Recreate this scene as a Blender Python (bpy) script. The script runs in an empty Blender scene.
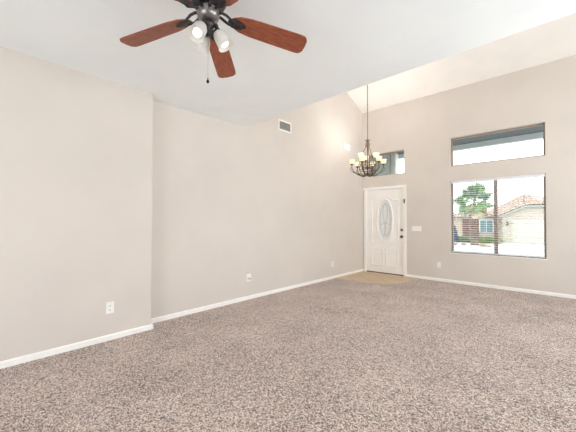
import bpy, bmesh, math, random
from mathutils import Vector, Matrix
PI = math.pi
random.seed(7)
C = bpy.context.scene.collection
SC = bpy.context.scene

# ------------------------------------------------------------------ camera
FPX, YAW, PITCH, ROLL, EYE = 293.2, 43.11, 1.01, 0.15, 1.275
cam_d = bpy.data.cameras.new('camera'); cam = bpy.data.objects.new('camera', cam_d); C.objects.link(cam)
cam_d.sensor_width = 36.0; cam_d.lens = 36.0 * FPX / 576.0; cam_d.clip_start = 0.02; cam_d.clip_end = 400
a, b, c = math.radians(YAW), math.radians(PITCH), math.radians(ROLL)
fw = Vector((-math.sin(a) * math.cos(b), math.cos(a) * math.cos(b), math.sin(b)))
rt = Vector((math.cos(a), math.sin(a), 0)); up = rt.cross(fw)
r2 = rt * math.cos(c) + up * math.sin(c); u2 = up * math.cos(c) - rt * math.sin(c)
cam.matrix_world = Matrix(((r2.x, u2.x, -fw.x, 0), (r2.y, u2.y, -fw.y, 0), (r2.z, u2.z, -fw.z, EYE), (0, 0, 0, 1)))
SC.camera = cam

# ------------------------------------------------------------------ light and exposure
SKY, SUN_E = 3.9, 0.15
BACK_W, SIDE_W, FAR_W = 16.0, 56.0, 116.0
CHAND_W, GLOW_W = 5.5, 1.1
w = bpy.data.worlds.new('world'); SC.world = w; w.use_nodes = True
nt = w.node_tree; bg = nt.nodes['Background']
tc = nt.nodes.new('ShaderNodeTexCoord'); sx = nt.nodes.new('ShaderNodeSeparateXYZ'); cr = nt.nodes.new('ShaderNodeValToRGB')
nt.links.new(tc.outputs['Generated'], sx.inputs[0]); nt.links.new(sx.outputs['Z'], cr.inputs[0]); nt.links.new(cr.outputs[0], bg.inputs[0])
cr.color_ramp.elements[0].color = (0.97, 0.98, 1, 1); cr.color_ramp.elements[1].color = (0.72, 0.84, 1, 1)
bg.inputs[1].default_value = SKY
sun_d = bpy.data.lights.new('sun', 'SUN'); sun_d.energy = SUN_E; sun_d.angle = math.radians(6); sun_d.color = (1, .95, .86)
sun = bpy.data.objects.new('sun', sun_d); C.objects.link(sun); sun.location = (0, -10, 20)
sun.rotation_euler = Vector((-0.35, 0.62, -0.80)).to_track_quat('-Z', 'Y').to_euler()

def area(name, loc, direction, sx_, sy_, watts, col):
    d = bpy.data.lights.new(name, 'AREA'); d.shape = 'RECTANGLE'; d.size = sx_; d.size_y = sy_; d.energy = watts; d.color = col
    o = bpy.data.objects.new(name, d); C.objects.link(o); o.location = loc
    o.rotation_euler = Vector(direction).to_track_quat('-Z', 'Y').to_euler(); return o
area('fill_back', (-0.9, -2.42, 1.1), (0, 1, 0.8), 2.3, 2.0, BACK_W, (.895, .98, 1))  # added fill light in a made-up opening behind the camera
area('fill_side', (2.82, 1.5, 1.45), (-1, 0, 1.3), 1.8, 1.3, SIDE_W, (.895, .98, 1))  # added fill light, unseen opening in the right wall, tilted up
area('fill_far', (2.84, 4.2, 1.5), (-1, .15, .9), 2.0, 1.7, FAR_W, (.895, .98, 1))  # fill light added to brighten the entry, its opening made up too
vs = SC.view_settings; vs.view_transform = 'Standard'; vs.look = 'None'; vs.exposure = 0.0; vs.gamma = 1.0; vs.use_curve_mapping = False
SC.cycles.use_denoising = True
SC.cycles.max_bounces = 14; SC.cycles.diffuse_bounces = 8; SC.cycles.transmission_bounces = 10; SC.cycles.transparent_max_bounces = 12
SC.cycles.sample_clamp_indirect = 6.0

# ------------------------------------------------------------------ materials
def srgb(r, g, b_):
    f = lambda v: v / 12.92 if v <= 0.04045 else ((v + 0.055) / 1.055) ** 2.4
    return (f(r / 255), f(g / 255), f(b_ / 255), 1)
MATS = {}
def mat(name, col, rough=0.6, metal=0.0, noise=None, bump=0.0, bscale=80, emit=None, trans=0.0, alpha=1.0, col2=None, spec=0.5, stretch=None):
    m = bpy.data.materials.new(name); m.use_nodes = True; n = m.node_tree; p = n.nodes['Principled BSDF']
    p.inputs['Base Color'].default_value = col; p.inputs['Roughness'].default_value = rough; p.inputs['Metallic'].default_value = metal
    p.inputs['Transmission Weight'].default_value = trans; p.inputs['Alpha'].default_value = alpha
    p.inputs['Specular IOR Level'].default_value = spec
    if emit: p.inputs['Emission Color'].default_value = emit[0]; p.inputs['Emission Strength'].default_value = emit[1]
    t = n.nodes.new('ShaderNodeTexCoord'); src = t.outputs['Object']
    if stretch:
        mp = n.nodes.new('ShaderNodeMapping'); mp.inputs['Scale'].default_value = stretch; n.links.new(src, mp.inputs[0]); src = mp.outputs[0]
    nz = n.nodes.new('ShaderNodeTexNoise'); nz.inputs['Scale'].default_value = noise or 12; nz.inputs['Detail'].default_value = 6
    n.links.new(src, nz.inputs['Vector'])
    rp = n.nodes.new('ShaderNodeValToRGB'); n.links.new(nz.outputs['Fac'], rp.inputs[0])
    c2 = col2 or tuple(min(1, v * 1.04) for v in col[:3]) + (1,); c1 = col if col2 else tuple(v * 0.97 for v in col[:3]) + (1,)
    rp.color_ramp.elements[0].position = 0.3; rp.color_ramp.elements[1].position = 0.7
    rp.color_ramp.elements[0].color = c1; rp.color_ramp.elements[1].color = c2
    n.links.new(rp.outputs[0], p.inputs['Base Color'])
    if bump:
        nb = n.nodes.new('ShaderNodeTexNoise'); nb.inputs['Scale'].default_value = bscale; nb.inputs['Detail'].default_value = 3
        n.links.new(t.outputs['Object'], nb.inputs['Vector'])
        bp = n.nodes.new('ShaderNodeBump'); bp.inputs['Strength'].default_value = bump; bp.inputs['Distance'].default_value = 0.004
        n.links.new(nb.outputs['Fac'], bp.inputs['Height']); n.links.new(bp.outputs[0], p.inputs['Normal'])
    MATS[name] = m; return m
mat('wall_paint', srgb(217, 210, 203), 0.85, noise=1.5, bump=0.12, bscale=120, spec=0.2)
mat('ceiling_paint', srgb(244, 250, 254), 0.9, noise=2, bump=0.15, bscale=90, spec=0.2)
mat('vault_paint', srgb(240, 237, 233), 0.9, noise=2, bump=0.15, bscale=90, spec=0.2)
mat('trim_white', srgb(250, 249, 246), 0.45)
mat('door_white', srgb(249, 247, 244), 0.5, noise=3)
mat('threshold_shade', srgb(70, 58, 48), 0.7)
mat('bronze_frame', srgb(156, 140, 126), 0.5, metal=0.2)
mat('blind_white', srgb(232, 232, 237), 0.4)
mat('plastic_white', srgb(244, 243, 240), 0.35)
mat('plastic_grey', srgb(150, 148, 146), 0.4)
mat('slot_dark', srgb(70, 66, 62), 0.5)
mat('vent_metal', srgb(214, 214, 212), 0.5, metal=0.0)
mat('vent_dark', srgb(130, 128, 126), 0.8)
mat('knob_metal', srgb(120, 104, 92), 0.35, metal=0.8)
mat('fan_pewter', srgb(140, 136, 133), 0.34, metal=0.85, noise=3)
mat('fan_dark', srgb(46, 43, 44), 0.4, metal=0.6, noise=40, col2=srgb(78, 76, 78))
mat('blade_wood', srgb(112, 58, 40), 0.42, noise=9, col2=srgb(168, 92, 64), stretch=(1.2, 14, 14))
mat('blade_edge', srgb(70, 34, 22), 0.5)
mat('frosted_glass', srgb(226, 224, 219), 0.4, trans=0.12, noise=10)
mat('bulb', srgb(255, 252, 246), 0.4, emit=((1, .97, .93, 1), 0.65))
mat('brass_chain', srgb(170, 160, 146), 0.35, metal=0.8)
mat('chandelier_bronze', srgb(74, 60, 48), 0.4, metal=0.55, noise=60, col2=srgb(120, 100, 80))
mat('amber_glass', srgb(246, 232, 196), 0.4, noise=14, col2=srgb(252, 243, 218), trans=0.25, emit=((1, .88, .62, 1), 0.2))
mat('warm_bulb', srgb(255, 244, 220), 0.4, emit=((1, .88, .66, 1), 1.2))
mat('stucco_beige', srgb(180, 167, 148), 0.9, noise=.4)
mat('stucco_white', srgb(246, 248, 244), 0.9, noise=4, bump=0.4, bscale=30)
mat('stucco_tan', srgb(214, 178, 150), 0.9, noise=4)
mat('porch_shade_grey', srgb(98, 106, 112), 0.85, noise=3)  # shade of the porch underside put into a dark grey-blue base colour
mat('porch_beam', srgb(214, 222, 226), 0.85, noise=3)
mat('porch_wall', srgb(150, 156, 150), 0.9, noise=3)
mat('garage_door', srgb(188, 186, 165), 0.7)
mat('fascia', srgb(150, 156, 140), 0.8)
mat('house_door', srgb(112, 84, 80), 0.6)
mat('house_glass', srgb(96, 128, 134), 0.15)
mat('palm_green', srgb(78, 116, 70), 0.6, noise=4, col2=srgb(150, 174, 128))
mat('palm_dry', srgb(206, 182, 140), 0.8, noise=6, col2=srgb(226, 208, 172))
mat('palm_trunk', srgb(92, 76, 66), 0.9, noise=8, col2=srgb(140, 120, 106))
mat('hedge_green', srgb(96, 124, 62), 0.8, noise=7, col2=srgb(156, 176, 110))
mat('blue_leaf', srgb(62, 84, 112), 0.7, noise=8, col2=srgb(96, 118, 140))
mat('gravel', srgb(176, 166, 150), 0.95, noise=6, col2=srgb(204, 196, 182), bump=0.6, bscale=9)
mat('concrete', srgb(200, 198, 194), 0.9, noise=2)
mat('asphalt', srgb(180, 180, 180), 0.9, noise=2)
mat('rock', srgb(120, 96, 82), 0.9, noise=6, col2=srgb(176, 152, 134))

def glass_mat(name, tint):
    m = bpy.data.materials.new(name); m.use_nodes = True; n = m.node_tree
    for x in list(n.nodes): n.nodes.remove(x)
    o = n.nodes.new('ShaderNodeOutputMaterial'); mx = n.nodes.new('ShaderNodeMixShader'); tr = n.nodes.new('ShaderNodeBsdfTransparent'); gl = n.nodes.new('ShaderNodeBsdfGlossy')
    fr = n.nodes.new('ShaderNodeFresnel'); fr.inputs[0].default_value = 1.35
    tr.inputs[0].default_value = tint; gl.inputs['Roughness'].default_value = 0.02
    n.links.new(fr.outputs[0], mx.inputs[0]); n.links.new(tr.outputs[0], mx.inputs[1]); n.links.new(gl.outputs[0], mx.inputs[2]); n.links.new(mx.outputs[0], o.inputs[0])
    MATS[name] = m
glass_mat('window_glass', (.94, .96, .95, 1))

def carpet_mat():
    m = bpy.data.materials.new('carpet'); m.use_nodes = True; n = m.node_tree; p = n.nodes['Principled BSDF']
    N = n.nodes.new; L = n.links.new
    t = N('ShaderNodeTexCoord'); src = t.outputs['Object']
    v = N('ShaderNodeTexVoronoi'); v.inputs['Scale'].default_value = 150; v.inputs['Randomness'].default_value = 1.0
    d = N('ShaderNodeTexNoise'); d.inputs['Scale'].default_value = 40; d.inputs['Detail'].default_value = 2
    L(src, d.inputs['Vector'])
    mv = N('ShaderNodeVectorMath'); mv.operation = 'MULTIPLY_ADD'; mv.inputs[1].default_value = (.03, .03, .03); L(d.outputs['Color'], mv.inputs[0]); L(src, mv.inputs[2]); L(mv.outputs[0], v.inputs['Vector'])
    n1 = N('ShaderNodeTexNoise'); n1.inputs['Scale'].default_value = 112; n1.inputs['Detail'].default_value = 5; n1.inputs['Roughness'].default_value = .75; L(src, n1.inputs['Vector'])
    n2 = N('ShaderNodeTexNoise'); n2.inputs['Scale'].default_value = 1.6; n2.inputs['Detail'].default_value = 3; L(src, n2.inputs['Vector'])
    sp = N('ShaderNodeSeparateColor'); L(v.outputs['Color'], sp.inputs[0])
    a1 = N('ShaderNodeMath'); a1.operation = 'MULTIPLY_ADD'; a1.inputs[1].default_value = .34; L(sp.outputs[0], a1.inputs[0])
    a2 = N('ShaderNodeMath'); a2.operation = 'MULTIPLY'; a2.inputs[1].default_value = .66; L(n1.outputs['Fac'], a2.inputs[0]); L(a2.outputs[0], a1.inputs[2])
    a3 = N('ShaderNodeMath'); a3.operation = 'MULTIPLY_ADD'; a3.inputs[1].default_value = .16; L(n2.outputs['Fac'], a3.inputs[0])
    a4 = N('ShaderNodeMath'); a4.operation = 'SUBTRACT'; a4.inputs[1].default_value = .08; L(a1.outputs[0], a4.inputs[0]); L(a4.outputs[0], a3.inputs[2])
    r = N('ShaderNodeValToRGB'); L(a3.outputs[0], r.inputs[0]); e = r.color_ramp.elements
    e[0].position = .39; e[0].color = srgb(62, 44, 35); e[1].position = .6; e[1].color = srgb(246, 226, 213)
    k = e.new(.5); k.color = srgb(188, 160, 146)
    L(r.outputs[0], p.inputs['Base Color']); p.inputs['Roughness'].default_value = 1.0; p.inputs['Specular IOR Level'].default_value = .05
    p.inputs['Sheen Weight'].default_value = .4; p.inputs['Sheen Roughness'].default_value = .6
    bp = N('ShaderNodeBump'); bp.inputs['Strength'].default_value = .9; bp.inputs['Distance'].default_value = .012; L(a1.outputs[0], bp.inputs['Height']); L(bp.outputs[0], p.inputs['Normal'])
    MATS['carpet'] = m
carpet_mat()

def brick_mat(name, c1, c2, cm, sx_, sy_, mortar, offset=0.0, rot=0.0, rough=.5):
    m = bpy.data.materials.new(name); m.use_nodes = True; n = m.node_tree; p = n.nodes['Principled BSDF']
    t = n.nodes.new('ShaderNodeTexCoord'); mp = n.nodes.new('ShaderNodeMapping'); mp.inputs['Rotation'].default_value = (0, 0, rot)
    br = n.nodes.new('ShaderNodeTexBrick'); br.offset = offset; br.inputs['Scale'].default_value = 1; br.inputs['Brick Width'].default_value = sx_; br.inputs['Row Height'].default_value = sy_
    br.inputs['Mortar Size'].default_value = mortar; br.inputs['Color1'].default_value = c1; br.inputs['Color2'].default_value = c2; br.inputs['Mortar'].default_value = cm
    n.links.new(t.outputs['Object'], mp.inputs[0]); n.links.new(mp.outputs[0], br.inputs['Vector']); n.links.new(br.outputs['Color'], p.inputs['Base Color']); p.inputs['Roughness'].default_value = rough
    MATS[name] = m
brick_mat('entry_tile', srgb(214, 192, 164), srgb(204, 180, 150), srgb(178, 156, 132), .33, .33, .006, rot=.78)
brick_mat('roof_tile', srgb(214, 190, 168), srgb(202, 174, 152), srgb(150, 126, 110), .34, .42, .05, offset=.5, rough=.9)

def leaded_glass():
    m = bpy.data.materials.new('leaded_glass'); m.use_nodes = True; n = m.node_tree; p = n.nodes['Principled BSDF']
    t = n.nodes.new('ShaderNodeTexCoord'); v = n.nodes.new('ShaderNodeTexVoronoi'); v.inputs['Scale'].default_value = 14
    n.links.new(t.outputs['Object'], v.inputs['Vector'])
    r = n.nodes.new('ShaderNodeValToRGB'); r.color_ramp.elements[0].color = srgb(238, 246, 248); r.color_ramp.elements[1].color = srgb(252, 254, 254)
    n.links.new(v.outputs['Distance'], r.inputs[0]); n.links.new(r.outputs[0], p.inputs['Base Color'])
    p.inputs['Roughness'].default_value = .25; p.inputs['Transmission Weight'].default_value = .1
    bp = n.nodes.new('ShaderNodeBump'); bp.inputs['Strength'].default_value = .3; bp.inputs['Distance'].default_value = .01; n.links.new(v.outputs['Distance'], bp.inputs['Height']); n.links.new(bp.outputs[0], p.inputs['Normal'])
    MATS['leaded_glass'] = m
leaded_glass()

# ------------------------------------------------------------------ mesh helpers
class MB:
    def __init__(s): s.bm = bmesh.new()
    def box(s, x0, x1, y0, y1, z0, z1, M=None, bevel=0.0):
        vs_ = [s.bm.verts.new(Vector(p) if M is None else M @ Vector(p)) for p in ((x0, y0, z0), (x1, y0, z0), (x1, y1, z0), (x0, y1, z0), (x0, y0, z1), (x1, y0, z1), (x1, y1, z1), (x0, y1, z1))]
        fs = [s.bm.faces.new([vs_[i] for i in f]) for f in ((0, 3, 2, 1), (4, 5, 6, 7), (0, 1, 5, 4), (1, 2, 6, 5), (2, 3, 7, 6), (3, 0, 4, 7))]
        if bevel:
            es = list({e for f in fs for e in f.edges}); bmesh.ops.bevel(s.bm, geom=es, offset=bevel, segments=2, affect='EDGES', profile=.5)
        return s
    def prism(s, pts, d, M=None):          # planar polygon pts (3-D) pushed along vector d
        d = Vector(d); A = [Vector(p) for p in pts]; B = [p + d for p in A]
        if M is not None: A = [M @ p for p in A]; B = [M @ p for p in B]
        va = [s.bm.verts.new(p) for p in A]; vb = [s.bm.verts.new(p) for p in B]; n = len(va)
        s.bm.faces.new(va[::-1]); s.bm.faces.new(vb)
        for i in range(n): s.bm.faces.new((va[i], va[(i + 1) % n], vb[(i + 1) % n], vb[i]))
        return s
    def lathe(s, prof, seg=24, M=None, caps=True):   # prof: (r, z)
        rings = []
        for r, z in prof:
            ring = []
            for i in range(seg):
                p = Vector((max(r, 1e-4) * math.cos(2 * PI * i / seg), max(r, 1e-4) * math.sin(2 * PI * i / seg), z))
                ring.append(s.bm.verts.new(p if M is None else M @ p))
            rings.append(ring)
        for A, B in zip(rings, rings[1:]):
            for i in range(seg): s.bm.faces.new((A[i], A[(i + 1) % seg], B[(i + 1) % seg], B[i]))
        if caps: s.bm.faces.new(rings[0][::-1]); s.bm.faces.new(rings[-1])
        return s
    def tube(s, pts, rad, seg=8, M=None):
        pts = [Vector(p) for p in pts]; rr = rad if isinstance(rad, (list, tuple)) else [rad] * len(pts); rings = []
        prev = None
        for i, p in enumerate(pts):
            t = (pts[min(i + 1, len(pts) - 1)] - pts[max(i - 1, 0)]).normalized()
            if prev is None: nrm = t.orthogonal().normalized()
            else: nrm = (prev - t * prev.dot(t)).normalized()
            prev = nrm; bn = t.cross(nrm); ring = []
            for k in range(seg):
                q = p + (nrm * math.cos(2 * PI * k / seg) + bn * math.sin(2 * PI * k / seg)) * rr[i]
                ring.append(s.bm.verts.new(q if M is None else M @ q))
            rings.append(ring)
        for A, B in zip(rings, rings[1:]):
            for i in range(seg): s.bm.faces.new((A[i], A[(i + 1) % seg], B[(i + 1) % seg], B[i]))
        s.bm.faces.new(rings[0][::-1]); s.bm.faces.new(rings[-1]); return s
    def ball(s, c_, r, sc=(1, 1, 1), M=None, u=14, v=8):
        mm = Matrix.Translation(c_) @ Matrix.Diagonal((*sc, 1)); mm = mm if M is None else M @ mm
        bmesh.ops.create_uvsphere(s.bm, u_segments=u, v_segments=v, radius=r, matrix=mm); return s
    def face(s, pts): s.bm.faces.new([s.bm.verts.new(Vector(p)) for p in pts]); return s
    def build(s, name, m, parent=None, smooth=False):
        bmesh.ops.recalc_face_normals(s.bm, faces=s.bm.faces[:])
        me = bpy.data.meshes.new(name); s.bm.to_mesh(me); s.bm.free()
        o = bpy.data.objects.new(name, me); C.objects.link(o)
        me.materials.append(MATS[m] if isinstance(m, str) else m)
        if smooth:
            for f in me.polygons: f.use_smooth = True
            try: me.set_sharp_from_angle(angle=math.radians(38))
            except Exception: pass
        if parent: o.parent = parent
        return o
def tag(o, label, cat, group=None):
    o['label'] = label; o['category'] = cat
    if group: o['group'] = group
    return o
def thing(name, label, cat, loc=(0, 0, 0), rotz=0.0, group=None):
    o = bpy.data.objects.new(name, None); C.objects.link(o); o.location = loc; o.rotation_euler = (0, 0, rotz); o.empty_display_size = .1
    return tag(o, label, cat, group)
def struct(o): o['kind'] = 'structure'; return o
def dup_child(o, parent, rotz=None, loc=None):
    d = o.copy(); C.objects.link(d); d.parent = parent
    if rotz is not None: d.rotation_euler = (0, 0, rotz)
    if loc is not None: d.location = loc
    for ch in o.children:
        e = ch.copy(); C.objects.link(e); e.parent = d
    return d

# ------------------------------------------------------------------ room shell
XW, XS, YJ, YW, ZC, YE, ZV = -3.746, -3.548, 1.443, 6.824, 2.788, 2.949, 4.068
SL = 0.375; YB = -2.3; XR = 2.7; T = 0.15
zv = lambda y: ZV + (YW - y) * SL
struct(MB().box(XW - T, XR + T, YB - T, YW + T, -0.12, 0.0).build('floor', 'carpet'))
# curved tiled landing at the front door
pts = [(XW, YW, .0), (XW, 5.53, .0), (-3.36, 5.53, .0), (-3.02, 5.545, .0), (-2.80, 5.60, .0), (-2.62, 5.71, .0), (-2.48, 5.88, .0), (-2.41, 6.08, .0), (-2.385, 6.35, .0), (-2.375, YW, .0)]
struct(MB().prism(pts, (0, 0, .007)).build('floor_entry', 'entry_tile'))

# left walls (plan step at YJ)
struct(MB().prism([(XW - T, YJ, -.1), (XW - T, YW + T, -.1), (XW - T, YW + T, zv(YW + T)), (XW - T, YE, zv(YE)), (XW - T, YE, ZC), (XW - T, YJ, ZC)], (T, 0, 0)).build('wall_left', 'wall_paint'))
mb = MB(); arc = [(XS - .022 + .022 * math.sin(t), YJ - .022 + .022 * math.cos(t), -.1) for t in [PI / 2 * k / 6 for k in range(6, -1, -1)]]
mb.prism([(XW - T, YB - T, -.1), (XS, YB - T, -.1)] + arc + [(XW - T, YJ, -.1)], (0, 0, ZC + .1))
struct(mb.build('wall_near', 'wall_paint'))

HOLES = [(-3.66, -2.68, -.2, 2.085), (-3.62, -2.685, 2.40, 2.96), (-1.715, -.208, .63, 2.13), (-1.715, -.208, 2.44, 3.035)]
def holed(name, axis, u0, u1, z0, z1, w0, w1, holes, m):
    us = sorted({u0, u1} | {h for H in holes for h in H[:2]}); zs = sorted({z0, z1} | {min(max(h, z0), z1) for H in holes for h in H[2:]})
    P = (lambda u, w_, z: (u, w_, z)) if axis == 'x' else (lambda u, w_, z: (w_, u, z))
    solid = lambda i, j: 0 <= i < len(us) - 1 and 0 <= j < len(zs) - 1 and not any(H[0] < (us[i] + us[i + 1]) / 2 < H[1] and H[2] < (zs[j] + zs[j + 1]) / 2 < H[3] for H in holes)
    mb = MB()
    for i in range(len(us) - 1):
        for j in range(len(zs) - 1):
            if not solid(i, j): continue
            a0, a1, b0, b1 = us[i], us[i + 1], zs[j], zs[j + 1]
            mb.face([P(a0, w0, b0), P(a1, w0, b0), P(a1, w0, b1), P(a0, w0, b1)]); mb.face([P(a0, w1, b0), P(a1, w1, b0), P(a1, w1, b1), P(a0, w1, b1)])
            if not solid(i - 1, j): mb.face([P(a0, w0, b0), P(a0, w1, b0), P(a0, w1, b1), P(a0, w0, b1)])
            if not solid(i + 1, j): mb.face([P(a1, w0, b0), P(a1, w1, b0), P(a1, w1, b1), P(a1, w0, b1)])
            if not solid(i, j - 1): mb.face([P(a0, w0, b0), P(a1, w0, b0), P(a1, w1, b0), P(a0, w1, b0)])
            if not solid(i, j + 1): mb.face([P(a0, w0, b1), P(a1, w0, b1), P(a1, w1, b1), P(a0, w1, b1)])
    bmesh.ops.remove_doubles(mb.bm, verts=mb.bm.verts[:], dist=1e-5)
    return struct(mb.build(name, m))
holed('wall_front', 'x', XW - T, XR + T, -.1, ZV, YW, YW + T, HOLES, 'wall_paint')
holed('wall_back', 'x', XW - T, XR + T, -.1, ZC, YB - T, YB, [(-2.1, .3, .02, 2.1)], 'wall_paint')
holed('wall_right', 'y', YB - T, YE, -.1, ZC, XR, XR + T, [(.35, 2.25, .8, 2.15)], 'wall_paint')
holed('wall_side', 'y', YE, YW + T, -.1, 3.9, XR, XR + T, [(3.05, 5.15, .6, 2.4)], 'wall_paint')
struct(MB().prism([(XR, YE, 3.9), (XR, YW + T, 3.9), (XR, YW + T, zv(YW + T)), (XR, YE, zv(YE))], (T, 0, 0)).build('wall_gable', 'wall_paint'))
struct(MB().box(XW - T, XR + T, YB - T, YE, ZC, ZC + .1).build('ceiling', 'ceiling_paint'))
struct(MB().box(XW - T, XR + T, YE - .1, YE, ZC + .1, zv(YE) + .1).build('wall_header', 'wall_paint'))
struct(MB().prism([(XW - T, YE - .1, zv(YE - .1)), (XW - T, YW + T, zv(YW + T)), (XW - T, YW + T, zv(YW + T) + .12), (XW - T, YE - .1, zv(YE - .1) + .12)], (XR - XW + 2 * T, 0, 0)).build('ceiling_vault', 'vault_paint'))

# baseboards (small eased top edge)
def base(name, p0, p1, n, h=.06, t=.014):
    p0 = Vector(p0); p1 = Vector(p1); n = Vector(n); z = Vector((0, 0, 1))
    prof = [p0, p0 + n * t, p0 + n * t + z * (h - .012), p0 + n * t * .45 + z * h, p0 + z * h]
    return struct(MB().prism(prof, p1 - p0).build(name, 'trim_white'))
base('baseboard_left', (XW, YJ, 0), (XW, YW, 0), (1, 0, 0))
base('baseboard_near', (XS, YB, 0), (XS, YJ + .014, 0), (1, 0, 0))
base('baseboard_front', (-2.63, YW, 0), (XR, YW, 0), (0, -1, 0))
base('baseboard_step', (XW, YJ, 0), (XS, YJ, 0), (0, 1, 0))

# ------------------------------------------------------------------ windows
def window(name, x0, x1, z0, z1, mullion=None, fwid=.032, yc=YW + .105):
    mb = MB(); d = .025
    mb.box(x0, x0 + fwid, yc - d, yc + d, z0, z1); mb.box(x1 - fwid, x1, yc - d, yc + d, z0, z1)
    mb.box(x0 + fwid, x1 - fwid, yc - d, yc + d, z0, z0 + fwid); mb.box(x0 + fwid, x1 - fwid, yc - d, yc + d, z1 - fwid, z1)
    if mullion: mb.box(mullion - .03, mullion + .03, yc - d - .004, yc + d, z0 + fwid, z1 - fwid)
    o = struct(mb.build(name, 'bronze_frame'))
    spans = [(x0 + fwid, mullion - .03), (mullion + .03, x1 - fwid)] if mullion else [(x0 + fwid, x1 - fwid)]
    for s0, s1 in spans:
        MB().box(s0, s1, yc - .003, yc + .003, z0 + fwid, z1 - fwid).build('window_pane', 'window_glass', o)
    return o
w1 = window('window_1', -1.715, -.208, .63, 2.13, mullion=-.943)
window('window_2', -1.715, -.208, 2.44, 3.035, fwid=.028)
window('window_3', -3.62, -2.685, 2.40, 2.96, fwid=.022)
struct(MB().box(-1.73, -.19, YW - .012, YW + .08, .612, .63, bevel=.003).build('trim_1', 'trim_white'))

# blind
bl = thing('window_blind', 'white horizontal slat blind lowered with open slats in the large lower window', 'blind', (0, 0, 0))
bx0, bx1, by = -1.69, -.226, YW + .036
MB().box(bx0 - .015, bx1 + .01, by - .03, by + .03, 2.072, 2.128, bevel=.004).build('headrail', 'blind_white', bl)
mb = MB(); zz = 2.045
while zz > .69:
    t = math.radians(-6); M = Matrix.Translation((0, by, zz)) @ Matrix.Rotation(t, 4, 'X')
    mb.prism([(bx0, -.024, -.0012), (bx0, 0, .0014), (bx0, .024, -.0012), (bx0, .024, .0012), (bx0, 0, .0038), (bx0, -.024, .0012)], (bx1 - bx0, 0, 0), M); zz -= .0445
mb.build('slats', 'blind_white', bl)
MB().box(bx0, bx1, by - .025, by + .025, .642, .66, bevel=.003).build('bottom_rail', 'blind_white', bl)
for lx in (-1.55, -1.12, -.78, -.36):
    MB().tube([(lx, by - .026, .66), (lx, by - .026, 2.075)], .0012, 5).build('ladder_cord', 'blind_white', bl)
MB().tube([(-1.60, by - .034, 1.3), (-1.60, by - .034, 2.08)], .004, 6).build('tilt_wand', 'blind_white', bl)

# ------------------------------------------------------------------ front door
door = struct(bpy.data.objects.new('door_1', None)); C.objects.link(door); door.location = (-3.17, YW, 0)
DX0, DX1 = -.485, .47
dy = .045                                       # leaf face lies this far behind the wall face
leaf_z0, leaf_z1 = .022, 2.062
mb = MB(); oc, orx, orz = (-.008, 1.305), .185, .50
ell = [(oc[0] + orx * math.cos(2 * PI * k / 40), oc[1] + orz * math.sin(2 * PI * k / 40)) for k in range(40)]
# leaf slab with an oval hole: front and back skins bridged to the outline
def slab_with_oval(mb, y0, y1):
    x0, x1, z0, z1 = DX0 + .006, DX1 - .006, leaf_z0, leaf_z1
    out = []
    for ex, ez in ell:
        dx, dz = ex - oc[0], ez - oc[1]
        sc = min((x1 - oc[0]) / dx if dx > 1e-6 else 1e9, (x0 - oc[0]) / dx if dx < -1e-6 else 1e9, (z1 - oc[1]) / dz if dz > 1e-6 else 1e9, (z0 - oc[1]) / dz if dz < -1e-6 else 1e9)
        out.append((oc[0] + dx * sc, oc[1] + dz * sc))
    for (cx_, cz_) in ((x0, z0), (x1, z0), (x1, z1), (x0, z1)):
        k = min(range(40), key=lambda i: (out[i][0] - cx_) ** 2 + (out[i][1] - cz_) ** 2); out[k] = (cx_, cz_)
    V = {}
    for nm, L_, y in (('a', ell, y0), ('b', out, y0), ('c', ell, y1), ('d', out, y1)): V[nm] = [mb.bm.verts.new((p[0], y, p[1])) for p in L_]
    for i in range(40):
        j = (i + 1) % 40
        for p, q in (('a', 'b'), ('b', 'd'), ('d', 'c'), ('c', 'a')): mb.bm.faces.new((V[p][i], V[p][j], V[q][j], V[q][i]))
slab_with_oval(mb, dy, dy + .044)
mb.build('door_leaf', 'door_white', door)
# raised mouldings: sunk line pairs made as thin beads
def bead(name, path, closed=False, r=.019):
    P = [(x, dy - .001, z) for x, z in path]
    if closed: P.append(P[0])
    return MB().tube(P, r, 6).build(name, 'door_white', door, smooth=True)
ring = [(oc[0] + (orx + .018) * math.cos(2 * PI * k / 40), oc[1] + (orz + .018) * math.sin(2 * PI * k / 40)) for k in range(41)]
MB().tube([(x, dy - .004, z) for x, z in ring], .017, 8).build('glass_surround', 'trim_white', door, smooth=True)
MB().prism([(oc[0] + (orx - .001) * math.cos(2 * PI * k / 40), dy + .018, oc[1] + (orz - .001) * math.sin(2 * PI * k / 40)) for k in range(40)], (0, .008, 0)).build('oval_pane', 'leaded_glass', door)
mb = MB()
for sc_ in (.72,):
    mb.tube([(oc[0] + orx * sc_ * math.cos(2 * PI * k / 32), dy + .016, oc[1] + orz * (sc_ + .08) * math.sin(2 * PI * k / 32)) for k in range(33)], .003, 5)
for s in (-1, 1):
    mb.tube([(oc[0] + s * (.01 + .05 * math.sin(PI * k / 12)), dy + .016, oc[1] + .42 - .5 * k / 12) for k in range(13)], .003, 5)
    mb.tube([(oc[0] + s * .012, dy + .016, oc[1] - .08 - .3 * k / 6) for k in range(7)], .003, 5)
    mb.tube([(oc[0] + s * .13, dy + .016, oc[1] - .12), (oc[0], dy + .016, oc[1] - .06)], .003, 5)
mb.build('came_pattern', 'plastic_grey', door)
arch = [(-.36, 1.70), (-.36, 1.78), (-.24, 1.78), (-.19, 1.80), (-.12, 1.86), (-.008, 1.885), (.104, 1.86), (.174, 1.80), (.224, 1.78), (.345, 1.78), (.345, 1.70)]
bead('arched_moulding', arch)
bead('upper_moulding', [(-.345, 1.66), (-.345, .74), (.33, .74), (.33, 1.66)])
bead('lower_panel', [(-.345, .20), (-.345, .60), (-.045, .60), (-.045, .20)], True)
bead('lower_panel', [(.03, .20), (.03, .60), (.33, .60), (.33, .20)], True)
mb = MB(); fz = 2.128; fy = -.012
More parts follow.
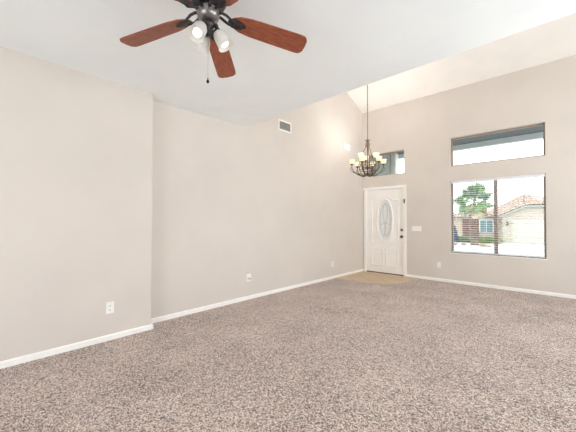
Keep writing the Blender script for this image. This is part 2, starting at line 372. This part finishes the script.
mb.box(-.535, DX0, fy, dy + .1, 0.007, fz); mb.box(DX1, .537, fy, dy + .1, 0.007, fz); mb.box(DX0, DX1, fy, dy + .1, leaf_z1 + .005, fz)
mb.build('door_frame', 'trim_white', door)
MB().box(DX0, DX1, .01, dy + .1, .007, .02).build('threshold', 'threshold_shade', door)  # threshold coloured dark to stand in for the shadow under the door
k = MB().lathe([(.0, 0), (.032, 0), (.034, .006), (.016, .010), (.013, .03), (.024, .04), (.03, .055), (.024, .07), (0, .073)], 18, Matrix.Translation((.41, dy, .917)) @ Matrix.Rotation(PI / 2, 4, 'X')).build('door_knob', 'knob_metal', door, True)
k = MB().lathe([(.0, 0), (.032, 0), (.033, .008), (.02, .013), (.018, .022), (0, .023)], 18, Matrix.Translation((.41, dy, 1.076)) @ Matrix.Rotation(PI / 2, 4, 'X')).build('deadbolt', 'knob_metal', door, True)
mb = MB(); mb.box(.478, .512, fy - .014, fy, 1.70, 1.80, bevel=.004); mb.tube([(.495, fy - .02, 1.71), (.475, fy - .03, 1.73), (.47, fy - .03, 1.78)], .005, 6)
lt = mb.build('security_latch', 'knob_metal', door)
for hz in (.28, 1.04, 1.82):
    MB().box(DX0 - .002, DX0 + .014, dy - .012, dy + .002, hz - .045, hz + .045, bevel=.003).build('hinge', 'trim_white', door)
tag(MB().box(-3.735, -3.703, YW - .026, YW, 2.065, 2.125, bevel=.004).build('door_sensor', 'plastic_white'), 'small white sensor box in the corner beside top left of front door frame', 'sensor')

# ------------------------------------------------------------------ wall plates
def plate(name, label, cat, loc, rotz, wd, ht, outlets=True, group=None, switches=0, plug=False):
    """local frame: plate in XZ, facing -Y"""
    t = thing(name, label, cat, loc, rotz, group)
    MB().box(-wd / 2, wd / 2, -.007, 0, -ht / 2, ht / 2, bevel=.003).build('cover_plate', 'plastic_white', t)
    if outlets:
        for s in (-1, 1):
            f = MB().lathe([(0, 0), (.0165, 0), (.0165, .003), (0, .003)], 16, Matrix.Translation((0, -.007, s * .021)) @ Matrix.Rotation(PI / 2, 4, 'X')).build('receptacle', 'plastic_white', t)
            m_ = MB(); m_.box(-.007, -.0045, -.0108, -.0098, s * .021 - .004, s * .021 + .006); m_.box(.0045, .007, -.0108, -.0098, s * .021 - .004, s * .021 + .005); m_.ball((0, -.0102, s * .021 - .009), .0028, (1, .3, 1))
            m_.build('slots', 'slot_dark', f)
    for i in range(switches):
        x = (i - (switches - 1) / 2) * .046
        MB().box(x - .016, x + .016, -.011, -.006, -.033, .033, bevel=.002).build('rocker_switch', 'plastic_white', t)
    return t
plate('wall_outlet', 'white outlet nearest the camera, low on the left wall before the wall step', 'outlet', (XS, 1.003, .345), PI / 2, .08, .125)
plate('wall_outlet', 'small white outlet low on left wall near the tiled entry corner', 'outlet', (XW, 5.453, .32), PI / 2, .075, .118)
plate('wall_outlet', 'white outlet low on the front wall between door and large window', 'outlet', (-1.947, YW, .343), 0, .075, .118)
t = plate('wall_outlet', 'white outlet with a bulky plug adapter in the middle of the left wall', 'outlet', (XW, 3.065, .352), PI / 2, .085, .125)
a_ = tag(MB().box(-.026, .026, -.055, -.0115, -.032, .024, bevel=.006).build('plug_adapter', 'plastic_white'), 'white plug adapter in the outlet at middle of the left wall', 'adapter')
a_.location = (XW, 3.065, .352); a_.rotation_euler = (0, 0, PI / 2)
MB().box(-.012, .012, -.0565, -.054, -.018, .004, bevel=.0005).build('adapter_socket', 'slot_dark', a_)
plate('light_switch', 'wide white multi switch plate on the wall right of the front door', 'switch', (-2.405, YW, 1.115), 0, .215, .118, outlets=False, switches=4)

# return-air grille high on the left wall
vt = thing('air_vent', 'white framed air vent grille high on the left wall', 'vent', (XW, 3.908, 3.032), PI / 2)
vw, vh = .345, .195
mb = MB(); f = .024
mb.box(-vw / 2, -vw / 2 + f, -.012, 0, -vh / 2, vh / 2, bevel=.002); mb.box(vw / 2 - f, vw / 2, -.012, 0, -vh / 2, vh / 2, bevel=.002); mb.box(-vw / 2 + f, vw / 2 - f, -.012, 0, -vh / 2, -vh / 2 + f, bevel=.002); mb.box(-vw / 2 + f, vw / 2 - f, -.012, 0, vh / 2 - f, vh / 2, bevel=.002)
mb.build('vent_frame', 'trim_white', vt)
MB().box(-vw / 2 + f, vw / 2 - f, -.002, -.0005, -vh / 2 + f, vh / 2 - f).build('vent_backing', 'vent_dark', vt)
mb = MB(); n_ = 9
for i in range(n_):
    z = -vh / 2 + f + (i + .5) * (vh - 2 * f) / n_
    mb.box(-vw / 2 + f, vw / 2 - f, -.0075, .0075, -.001, .001, Matrix.Translation((0, -.007, z)) @ Matrix.Rotation(math.radians(38), 4, 'X'))
mb.build('vent_louvers', 'vent_metal', vt)
# door chime
ch = thing('door_chime', 'small white door chime box high on left wall near the chandelier', 'chime', (XW, 6.0, 3.03), PI / 2)
MB().box(-.13, .13, -.045, 0, -.075, .075, bevel=.008).build('chime_cover', 'plastic_white', ch)
mb = MB()
for i in range(5): mb.box(-.10 + i * .04, -.085 + i * .04, -.047, -.044, -.045, .045)
mb.build('sound_slots', 'vent_metal', ch)

# ------------------------------------------------------------------ ceiling fan
FX, FY, FZ = -1.626, .993, 2.503
TH0 = 8.6238384 % (2 * PI)
fan = thing('ceiling_fan', 'five blade ceiling fan with reddish wood blades and three frosted glass lights', 'ceiling fan', (FX, FY, 0))
MB().lathe([(0, ZC), (.085, ZC), (.09, ZC - .012), (.075, ZC - .035), (0, ZC - .035)], 32).build('canopy', 'fan_dark', fan, True)
MB().lathe([(.03, ZC - .03), (.06, ZC - .04), (.10, ZC - .052), (.112, ZC - .075), (.112, ZC - .125), (.098, ZC - .15), (.06, 2.622), (.0, 2.622)], 36).build('motor_housing', 'fan_dark', fan, True)
MB().lathe([(0, 2.63), (.055, 2.63), (.055, 2.612), (.068, 2.606), (.071, 2.585), (.066, 2.562), (.05, 2.545), (.034, 2.538), (0, 2.538)], 32).build('switch_housing', 'fan_pewter', fan, True)
lk = MB().lathe([(0, 2.545), (.032, 2.543), (.041, 2.53), (.042, 2.513), (.034, 2.50), (.02, 2.49), (.015, 2.475), (.02, 2.465), (.012, 2.448), (0, 2.444)], 26).build('light_fitter', 'fan_dark', fan, True)
# blade built along +X
def blade_mesh():
    mb = MB(); out = []
    r0, r1, w0, w1 = .14, .66, .061, .077
    prof = []
    for k in range(7): t = PI / 2 * k / 6; prof.append((r0 + .045 * (1 - math.sin(t)), w0 * math.cos(t) if k else w0))
    top = [(r0 + .0, .018), (r0 + .02, .036), (r0 + .06, w0 - .004), (r0 + .13, w0 + .007), (r0 + .30, w1 - .004), (r1 - .05, w1), (r1 - .022, w1 - .004), (r1 - .008, w1 - .016), (r1 + .001, w1 - .035), (r1 + .004, .0)]
    pts_ = [(x, y, 0) for x, y in top] + [(x, -y, 0) for x, y in top[::-1][1:]]
    M = Matrix.Translation((0, 0, FZ + .078)) @ Matrix.Rotation(math.radians(6.3), 4, 'Y') @ Matrix.Rotation(math.radians(-13), 4, 'X')
    mb.prism(pts_, (0, 0, .007), M); return mb, M
mb, BM_ = blade_mesh(); blade = mb.build('blade', 'blade_wood', fan)
mb = MB()
# blade iron: two curved straps and a leaf plate under the blade
for s in (-1, 1):
    mb.tube([(.055, s * .012, 2.592), (.08, s * .024, 2.596), (.11, s * .031, 2.582), (.135, s * .028, 2.566), (.17, s * .016, 2.56)], [.009, .009, .009, .008, .006], 8)
leaf = [(.125, .016), (.15, .032), (.18, .035), (.21, .027), (.238, .009), (.243, 0)]
mb.prism([(x, y, -.006) for x, y in leaf] + [(x, -y, -.006) for x, y in leaf[::-1][1:]], (0, 0, .0055), BM_)
for x, y in ((.16, .02), (.16, -.02), (.212, 0)): mb.ball((x, y, -.007), .005, (1, 1, .5), BM_, 8, 5)
for x in (.147, .167, .187, .207, .226): mb.box(x - .0025, x + .0025, -.028 + (x - .147) * .2, .028 - (x - .147) * .2, -.008, -.0055, BM_)
iron = mb.build('blade_iron', 'fan_dark', blade, True)
blade.rotation_euler = (0, 0, TH0)
for k in range(1, 5): dup_child(blade, fan, TH0 + k * 2 * PI / 5)
# three lamps
def fan_lamp(ang):
    R = Matrix.Rotation(ang, 4, 'Z'); tilt = math.radians(32)
    M = R @ Matrix.Translation((.05, 0, 2.487)) @ Matrix.Rotation(-tilt, 4, 'Y') @ Matrix.Rotation(PI, 4, 'X')   # local +z runs outward and down
    arm = MB().tube([R @ Vector((.025, 0, 2.525)), R @ Vector((.045, 0, 2.52)), M @ Vector((0, 0, .012))], .011, 8)
    arm.lathe([(0, .0), (.022, 0), (.026, .01), (.026, .03), (0, .03)], 18, M)
    a1 = arm.build('lamp_holder', 'fan_dark', fan, True)
    o = [(.022, .012), (.033, .02), (.042, .04), (.044, .065), (.046, .09), (.050, .108), (.054, .116)]
    i = [(r - .003, z) for r, z in o[::-1]]
    m_ = MB(); m_.lathe(o + i, 26, M, caps=False); s_ = m_.build('lamp_shade', 'frosted_glass', fan, True)
    MB().lathe([(0, .03), (.012, .03), (.014, .05), (.024, .068), (.029, .088), (.026, .104), (.014, .114), (0, .117)], 18, M).build('lamp_bulb', 'bulb', s_, True)
for ang in (51, 171, 289): fan_lamp(math.radians(ang))
pc = MB(); z = 2.447
for i in range(54): pc.ball((.0, 0, z), .0021, u=6, v=4); z -= .0052
pc.tube([(0, 0, 2.447), (0, 0, z)], .0009, 5)
pcl = pc.build('pull_chain', 'brass_chain', fan)
MB().lathe([(0, z + .012), (.003, z + .01), (.004, z), (.0095, z - .008), (.0095, z - .014), (.003, z - .022), (0, z - .024)], 14).build('chain_fob', 'fan_dark', pcl, True)

# ------------------------------------------------------------------ chandelier
CX, CY, CZ = -2.965, 5.60, 2.215
cd = thing('chandelier', 'dark bronze nine light chandelier with cream glass bowls hanging over the entry', 'chandelier', (CX, CY, CZ))
ztop = zv(CY) - CZ
mb = MB(); z = .80; i = 0
while z < ztop - .03:
    M = Matrix.Translation((0, 0, z)) @ Matrix.Rotation(PI / 2 * (i % 2), 4, 'Z')
    mb.tube([(.0085 * math.cos(t), 0, .016 * math.sin(t)) for t in [2 * PI * k / 8 for k in range(9)]], .0028, 5, M); z += .026; i += 1
mb.tube([(.004, .004, .79), (.004, .004, ztop - .01)], .003, 6)
mb.build('chain', 'chandelier_bronze', cd)
slope = Matrix.Translation((0, 0, ztop)) @ Matrix.Rotation(-math.atan(SL), 4, 'X')
MB().lathe([(0, .0), (.065, 0), (.06, -.018), (.03, -.035), (.008, -.05), (0, -.05)], 20, slope).build('ceiling_canopy', 'chandelier_bronze', cd, True)
MB().lathe([(0, 0), (.012, .004), (.02, .02), (.012, .034), (.03, .05), (.034, .065), (.014, .085), (.01, .13), (.018, .16), (.03, .18), (.018, .20), (.01, .24), (.009, .42), (.012, .56), (.016, .60), (.008, .64), (.007, .72), (.018, .745), (.022, .76), (.008, .78), (0, .80)], 18).build('center_column', 'chandelier_bronze', cd, True)
mb = MB()
for k in range(6):       # crown of scrolls at the top
    R = Matrix.Rotation(k * PI / 3 + .3, 4, 'Z')
    mb.tube([(.012, 0, .62), (.035, 0, .64), (.046, 0, .67), (.036, 0, .70), (.018, 0, .72), (.03, 0, .75), (.052, 0, .765), (.062, 0, .752)], [.005] * 7 + [.003], 6, R)
mb.build('scroll_crown', 'chandelier_bronze', cd, True)
mb = MB()
for z_, r_ in ((.13, .165), (.265, .13)): mb.tube([(r_ * math.cos(2 * PI * k / 36), r_ * math.sin(2 * PI * k / 36), z_) for k in range(37)], .006, 6)
for k in range(6):       # hoops of the centre cage
    R = Matrix.Rotation(k * PI / 3 + math.radians(30), 4, 'Z')
    mb.tube([(.015, 0, .03), (.08, 0, .03), (.135, 0, .07), (.165, 0, .13), (.165, 0, .2), (.13, 0, .265)], .0055, 6, R)
mb.build('cage', 'chandelier_bronze', cd, True)
def shade_and_cup(z0, r, R, arm):
    M = R @ Matrix.Translation((r, 0, z0))
    MB().lathe([(0, -.02), (.008, -.016), (.016, 0), (.034, .008), (.04, .016), (.036, .02), (0, .02)], 16, M).build('drip_cup', 'chandelier_bronze', arm, True)
    o = [(.024, .018), (.040, .026), (.052, .042), (.057, .066), (.058, .09), (.063, .106), (.066, .111)]
    m_ = MB(); m_.lathe([(0, .017)] + o + [(q - .003, z_) for q, z_ in o[::-1]] + [(0, .022)], 22, M, caps=False)
    s_ = m_.build('glass_shade', 'amber_glass', cd, True)
    MB().lathe([(0, .02), (.01, .025), (.02, .05), (.022, .066), (.014, .082), (0, .088)], 12, M).build('lamp_bulb', 'warm_bulb', s_, True)
    ld = bpy.data.lights.new('chandelier_bulb_light', 'SPOT'); ld.energy = CHAND_W; ld.shadow_soft_size = .05; ld.color = (1, .955, .91); ld.spot_size = math.radians(150); ld.spot_blend = 1.0
    lo = bpy.data.objects.new('chandelier_bulb_light', ld); C.objects.link(lo); lo.parent = cd; lo.location = M @ Vector((0, 0, .14)); lo.rotation_euler = (PI, 0, 0)
    pd = bpy.data.lights.new('chandelier_bowl_glow', 'POINT'); pd.energy = GLOW_W; pd.shadow_soft_size = .05; pd.color = (1, .955, .91)
    po = bpy.data.objects.new('chandelier_bowl_glow', pd); C.objects.link(po); po.parent = cd; po.location = M @ Vector((0, 0, .15))
# camera-right lies at 43 deg; lower ring phase 12 deg towards the viewer, upper ring three arms
for k in range(6):
    R = Matrix.Rotation(math.radians(YAW - 63.6 + 60 * k), 4, 'Z')
    P = [(.02, 0, .035), (.07, 0, .015), (.14, 0, .012), (.215, 0, .045), (.28, 0, .10), (.32, 0, .165), (.325, 0, .235)]
    m_ = MB(); m_.tube(P, [.011, .0105, .010, .0095, .009, .008, .007], 8, R)
    m_.tube([(.25, 0, .07), (.30, 0, .085), (.345, 0, .13), (.352, 0, .17), (.335, 0, .19), (.32, 0, .175)], [.006, .006, .006, .006, .005, .003], 6, R)
    m_.tube([(.11, 0, .006), (.125, 0, .045), (.16, 0, .06), (.185, 0, .045), (.175, 0, .028)], [.006, .006, .006, .005, .003], 6, R)
    arm = m_.build('arm', 'chandelier_bronze', cd, True); shade_and_cup(.24, .325, R, arm)
for k in range(3):
    R = Matrix.Rotation(math.radians(YAW - 32.6 + 120 * k), 4, 'Z')
    m_ = MB(); m_.tube([(.01, 0, .20), (.06, 0, .17), (.11, 0, .18), (.15, 0, .225), (.175, 0, .29), (.18, 0, .34)], .0075, 8, R)
    m_.tube([(.14, 0, .21), (.17, 0, .2), (.195, 0, .225), (.19, 0, .25)], [.006, .006, .005, .003], 6, R)
    arm = m_.build('arm', 'chandelier_bronze', cd, True); shade_and_cup(.35, .18, R, arm)
for k in range(3):
    R = Matrix.Rotation(math.radians(YAW - 92.6 + 120 * k), 4, 'Z')
    MB().tube([(.02, 0, .66), (.075, 0, .56), (.14, 0, .40), (.19, 0, .24), (.165, 0, .13)], .007, 6, R).build('support_rod', 'chandelier_bronze', cd, True)

# ------------------------------------------------------------------ porch and the street outside
struct(MB().box(-4.2, 3.2, YW + T, 9.0, 3.37, 3.45).build('ceiling_porch', 'porch_shade_grey'))
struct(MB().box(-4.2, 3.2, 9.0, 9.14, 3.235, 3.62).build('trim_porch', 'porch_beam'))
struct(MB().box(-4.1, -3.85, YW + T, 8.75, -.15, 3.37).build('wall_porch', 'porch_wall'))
pp = tag(MB().box(-4.0, -3.71, 8.77, 9.0, -.14, 3.37, bevel=.01).build('porch_post', 'stucco_white'), 'white stucco porch post seen through the window above the front door', 'post')
G = -.70
struct(MB().prism([(-40, YW + T, -.14), (-40, 9.6, -.14), (-40, 15, G - .04), (-40, 60, G - .04), (-40, 60, -2), (-40, YW + T, -2)], (80, 0, 0)).build('ground', 'gravel'))
struct(MB().box(-40, 40, 16, 26, G - .06, G - .03).build('street', 'asphalt'))
struct(MB().box(-40, 40, 26, 26.3, G - .06, G + .08).build('street_curb', 'concrete'))
struct(MB().box(-3.9, 1.9, 26.3, 34, G - .05, G + .01).build('driveway', 'concrete'))

hs = thing('neighbor_house', 'beige stucco house with tile roof and wide garage across the street', 'house', (-3.5, 37, G))
ho = Vector((3.5, -37, -G))
def hb(name, mb_, m_, par=None):
    o = mb_.build(name, m_, hs if par is None else par)
    if par is None: o.data.transform(Matrix.Translation(ho))
    else: o.data.transform(Matrix.Translation(ho))
    return o
hb('garage_wall', MB().prism([(-4.13, 34, G), (-4.13, 34, 1.80), (-2.4, 34, 2.62), (1.9, 34, 2.62), (1.9, 34, G)], (0, 6, 0)), 'stucco_beige')
hb('front_wall', MB().box(-14, -4.13, 37, 42, G, 1.95), 'stucco_beige')
gd = MB()
for i in range(4): gd.box(-3.38, 1.5, 33.93, 33.99, G + .02 + i * .53, G + .02 + i * .53 + .515, bevel=.008)
hb('garage_door', gd, 'garage_door')
def tiles(mb_, A, B, Cc, D, nu, nv):     # barrel-tiled roof patch, A-B eave, D-C ridge
    A, B, Cc, D = map(Vector, (A, B, Cc, D)); nrm = (B - A).cross(D - A).normalized()
    if nrm.z < 0: nrm = -nrm
    rows = []
    for j in range(nv + 1):
        for sub in (0, 1):
            v_ = j / nv if sub == 0 else min(1, (j + .98) / nv)
            if j == nv and sub: continue
            row = []
            for i in range(nu * 4 + 1):
                u_ = i / (nu * 4); p_ = A.lerp(B, u_).lerp(D.lerp(Cc, u_), v_)
                row.append(mb_.bm.verts.new(p_ + nrm * (.07 * abs(math.cos(PI * u_ * nu)) + (.06 if sub == 0 else 0.0))))
            rows.append(row)
    for R0, R1 in zip(rows, rows[1:]):
        for i in range(len(R0) - 1): mb_.bm.faces.new((R0[i], R0[i + 1], R1[i + 1], R1[i]))
mb = MB()
tiles(mb, (-4.45, 33.7, 1.74), (-2.4, 33.7, 2.72), (-2.97, 40, 4.18), (-6.6, 40, 2.15), 14, 10)
tiles(mb, (-2.4, 33.7, 2.72), (2.2, 33.7, 2.72), (1.2, 40, 2.95), (-2.97, 40, 4.18), 16, 10)
mb.prism([(-4.4, 33.72, 1.70), (-2.4, 33.72, 2.66), (2.2, 33.72, 2.66), (1.2, 40, 2.88), (-2.97, 40, 4.1), (-6.6, 40, 2.08)], (0, 0, .03))
hb('garage_roof', mb, 'roof_tile')
hb('fascia_board', MB().prism([(-4.5, 33.68, 1.62), (-2.4, 33.68, 2.58), (2.2, 33.68, 2.58), (2.2, 33.68, 2.74), (-2.4, 33.68, 2.74), (-4.5, 33.68, 1.76)], (0, .05, 0)), 'fascia')
mb = MB(); tiles(mb, (-14.3, 36.5, 1.95), (-4.2, 36.5, 1.95), (-4.2, 42, 2.25), (-14.3, 42, 2.25), 34, 6)
mb.box(-14.3, -4.2, 36.5, 36.6, 1.86, 1.99); hb('house_roof', mb, 'roof_tile')
hw = hb('house_window', MB().box(-6.5, -5.25, 36.92, 36.99, .12, 1.5), 'trim_white')
hb('house_pane', MB().box(-6.42, -5.9, 36.9, 36.93, .2, 1.42).box(-5.85, -5.33, 36.9, 36.93, .2, 1.42), 'house_glass', hw)
hb('house_door', MB().box(-8.1, -7.45, 36.94, 37.0, G, 1.55, bevel=.01), 'house_door')
hb('porch_column', MB().box(-7.25, -6.75, 36.6, 36.95, G, 1.9), 'stucco_tan')
hb('wall_lamp', MB().lathe([(0, 0), (.08, .04), (.1, .3), (.05, .38), (0, .4)], 10, Matrix.Translation((-3.75, 33.9, .9))), 'fan_dark')

# fan palm
pt = thing('palm_tree', 'green fan palm with dry skirt in front of the house across the street', 'tree', (-5.55, 29.5, G - .04))
H = 4.05
mb = MB(); mb.lathe([(.34, -.1), (.28, .3), (.25, 1.2), (.26, 2.2), (.30, 2.9), (.2, 3.4), (0, 3.6)], 14)
for i in range(70):
    a0 = i * 2.4; z0 = .4 + i * .042
    mb.box(-.07, .07, 0, .05, 0, .22, Matrix.Rotation(a0, 4, 'Z') @ Matrix.Translation((0, .24, z0)) @ Matrix.Rotation(-.35, 4, 'X'))
mb.build('trunk', 'palm_trunk', pt)
def frond(mb_, az, el, L_, size, rnd):
    M = Matrix.Translation((0, 0, H - .35)) @ Matrix.Rotation(az, 4, 'Z') @ Matrix.Rotation(-el, 4, 'Y') @ Matrix.Rotation(rnd.uniform(-1.1, 1.1), 4, 'X')
    mb_.tube([(0, 0, 0), (L_ * .5, 0, .03), (L_, 0, 0)], .012, 5, M)
    n = 15
    for k in range(n):
        a0 = (k / (n - 1) - .5) * 3.6; l_ = size * (.65 + .35 * math.cos(a0 * .6)) * rnd.uniform(.85, 1.1)
        d = Vector((math.cos(a0), math.sin(a0), 0)); q = Vector((-d.y, d.x, 0)); o = Vector((L_, 0, 0))
        m1 = o + d * l_ * .55 + Vector((0, 0, -.02)); t1 = o + d * l_ + Vector((0, 0, -.16 * size - rnd.uniform(0, .1)))
        P = [o, m1 + q * .065, t1, m1 - q * .065, m1 + Vector((0, 0, .025))]
        V_ = [mb_.bm.verts.new(M @ p_) for p_ in P]
        mb_.bm.faces.new((V_[0], V_[1], V_[4])); mb_.bm.faces.new((V_[1], V_[2], V_[4])); mb_.bm.faces.new((V_[2], V_[3], V_[4])); mb_.bm.faces.new((V_[3], V_[0], V_[4]))
rnd = random.Random(3)
mb = MB()
for i in range(50): frond(mb, i * 2.399 + rnd.uniform(-.2, .2), -1.0 + 2.4 * ((i * 23) % 50) / 50, rnd.uniform(.7, 1.05), rnd.uniform(.7, 1.0), rnd)
mb.build('fronds', 'palm_green', pt)
mb = MB()
for i in range(18): frond(mb, i * 2.399 + .7, rnd.uniform(-1.2, -.3), rnd.uniform(.5, 1.1), rnd.uniform(.5, .7), rnd)
mb.build('dry_fronds', 'palm_dry', pt)

def leafy(name, label, cat, loc, sx_, sy_, h, n, m_, seed, pointed=False):
    r_ = random.Random(seed); mb_ = MB()
    for i in range(n):
        z_ = r_.uniform(0, 1); k_ = (1 - z_) ** .8 if pointed else math.sqrt(max(0.05, 1 - (2 * z_ - .75) ** 2 * .5))
        an = r_.uniform(0, 2 * PI); q = math.sqrt(r_.uniform(.3, 1))
        c_ = Vector((sx_ * k_ * q * math.cos(an), sy_ * k_ * q * math.sin(an), z_ * h))
        R = Matrix.Translation(c_) @ Matrix.Rotation(r_.uniform(0, 6.3), 4, 'Z') @ Matrix.Rotation(r_.uniform(-1, 1), 4, 'X'); s_ = r_.uniform(.04, .09)
        V_ = [mb_.bm.verts.new(R @ Vector(p_)) for p_ in ((-s_, 0, 0), (0, -s_ * .5, .01), (s_, 0, 0), (0, s_ * .5, .01))]; mb_.bm.faces.new(V_)
    mb_.lathe([(sx_ * .5, -.02), (sx_ * .6, h * .3), (sx_ * (.2 if pointed else .5), h * .75), (0, h * .9)], 10, Matrix.Diagonal((1, sy_ / sx_, 1, 1)))
    o = mb_.build(name, m_); o.location = loc; tag(o, label, cat); return o
leafy('hedge', 'low clipped green hedge in front of the house across the street', 'hedge', (-6.4, 33.0, G), 2.7, .4, .55, 2600, 'hedge_green', 5)
leafy('shrub', 'tall narrow bluish shrub at the left edge of the window view', 'shrub', (-7.6, 31.6, G), .5, .45, 1.6, 900, 'blue_leaf', 6, True)
r_ = random.Random(9)
rk = [('largest reddish garden rock by the curb across the street', -6.9, 28.2, .26), ('small garden rock left of the palm trunk', -6.2, 28.6, .16), ('garden rock right of the palm trunk', -4.75, 28.3, .22), ('small brown rock at the driveway corner', -4.25, 27.6, .15)]
for lb, x, y, s in rk:
    mb = MB(); bmesh.ops.create_icosphere(mb.bm, subdivisions=2, radius=s)
    for v in mb.bm.verts: v.co = Vector((v.co.x * 1.3, v.co.y, v.co.z * .7)) * r_.uniform(.85, 1.12)
    o = mb.build('garden_rock', 'rock'); o.location = (x, y, G + s * .35); tag(o, lb, 'rock', 'rocks in the yard across the street')
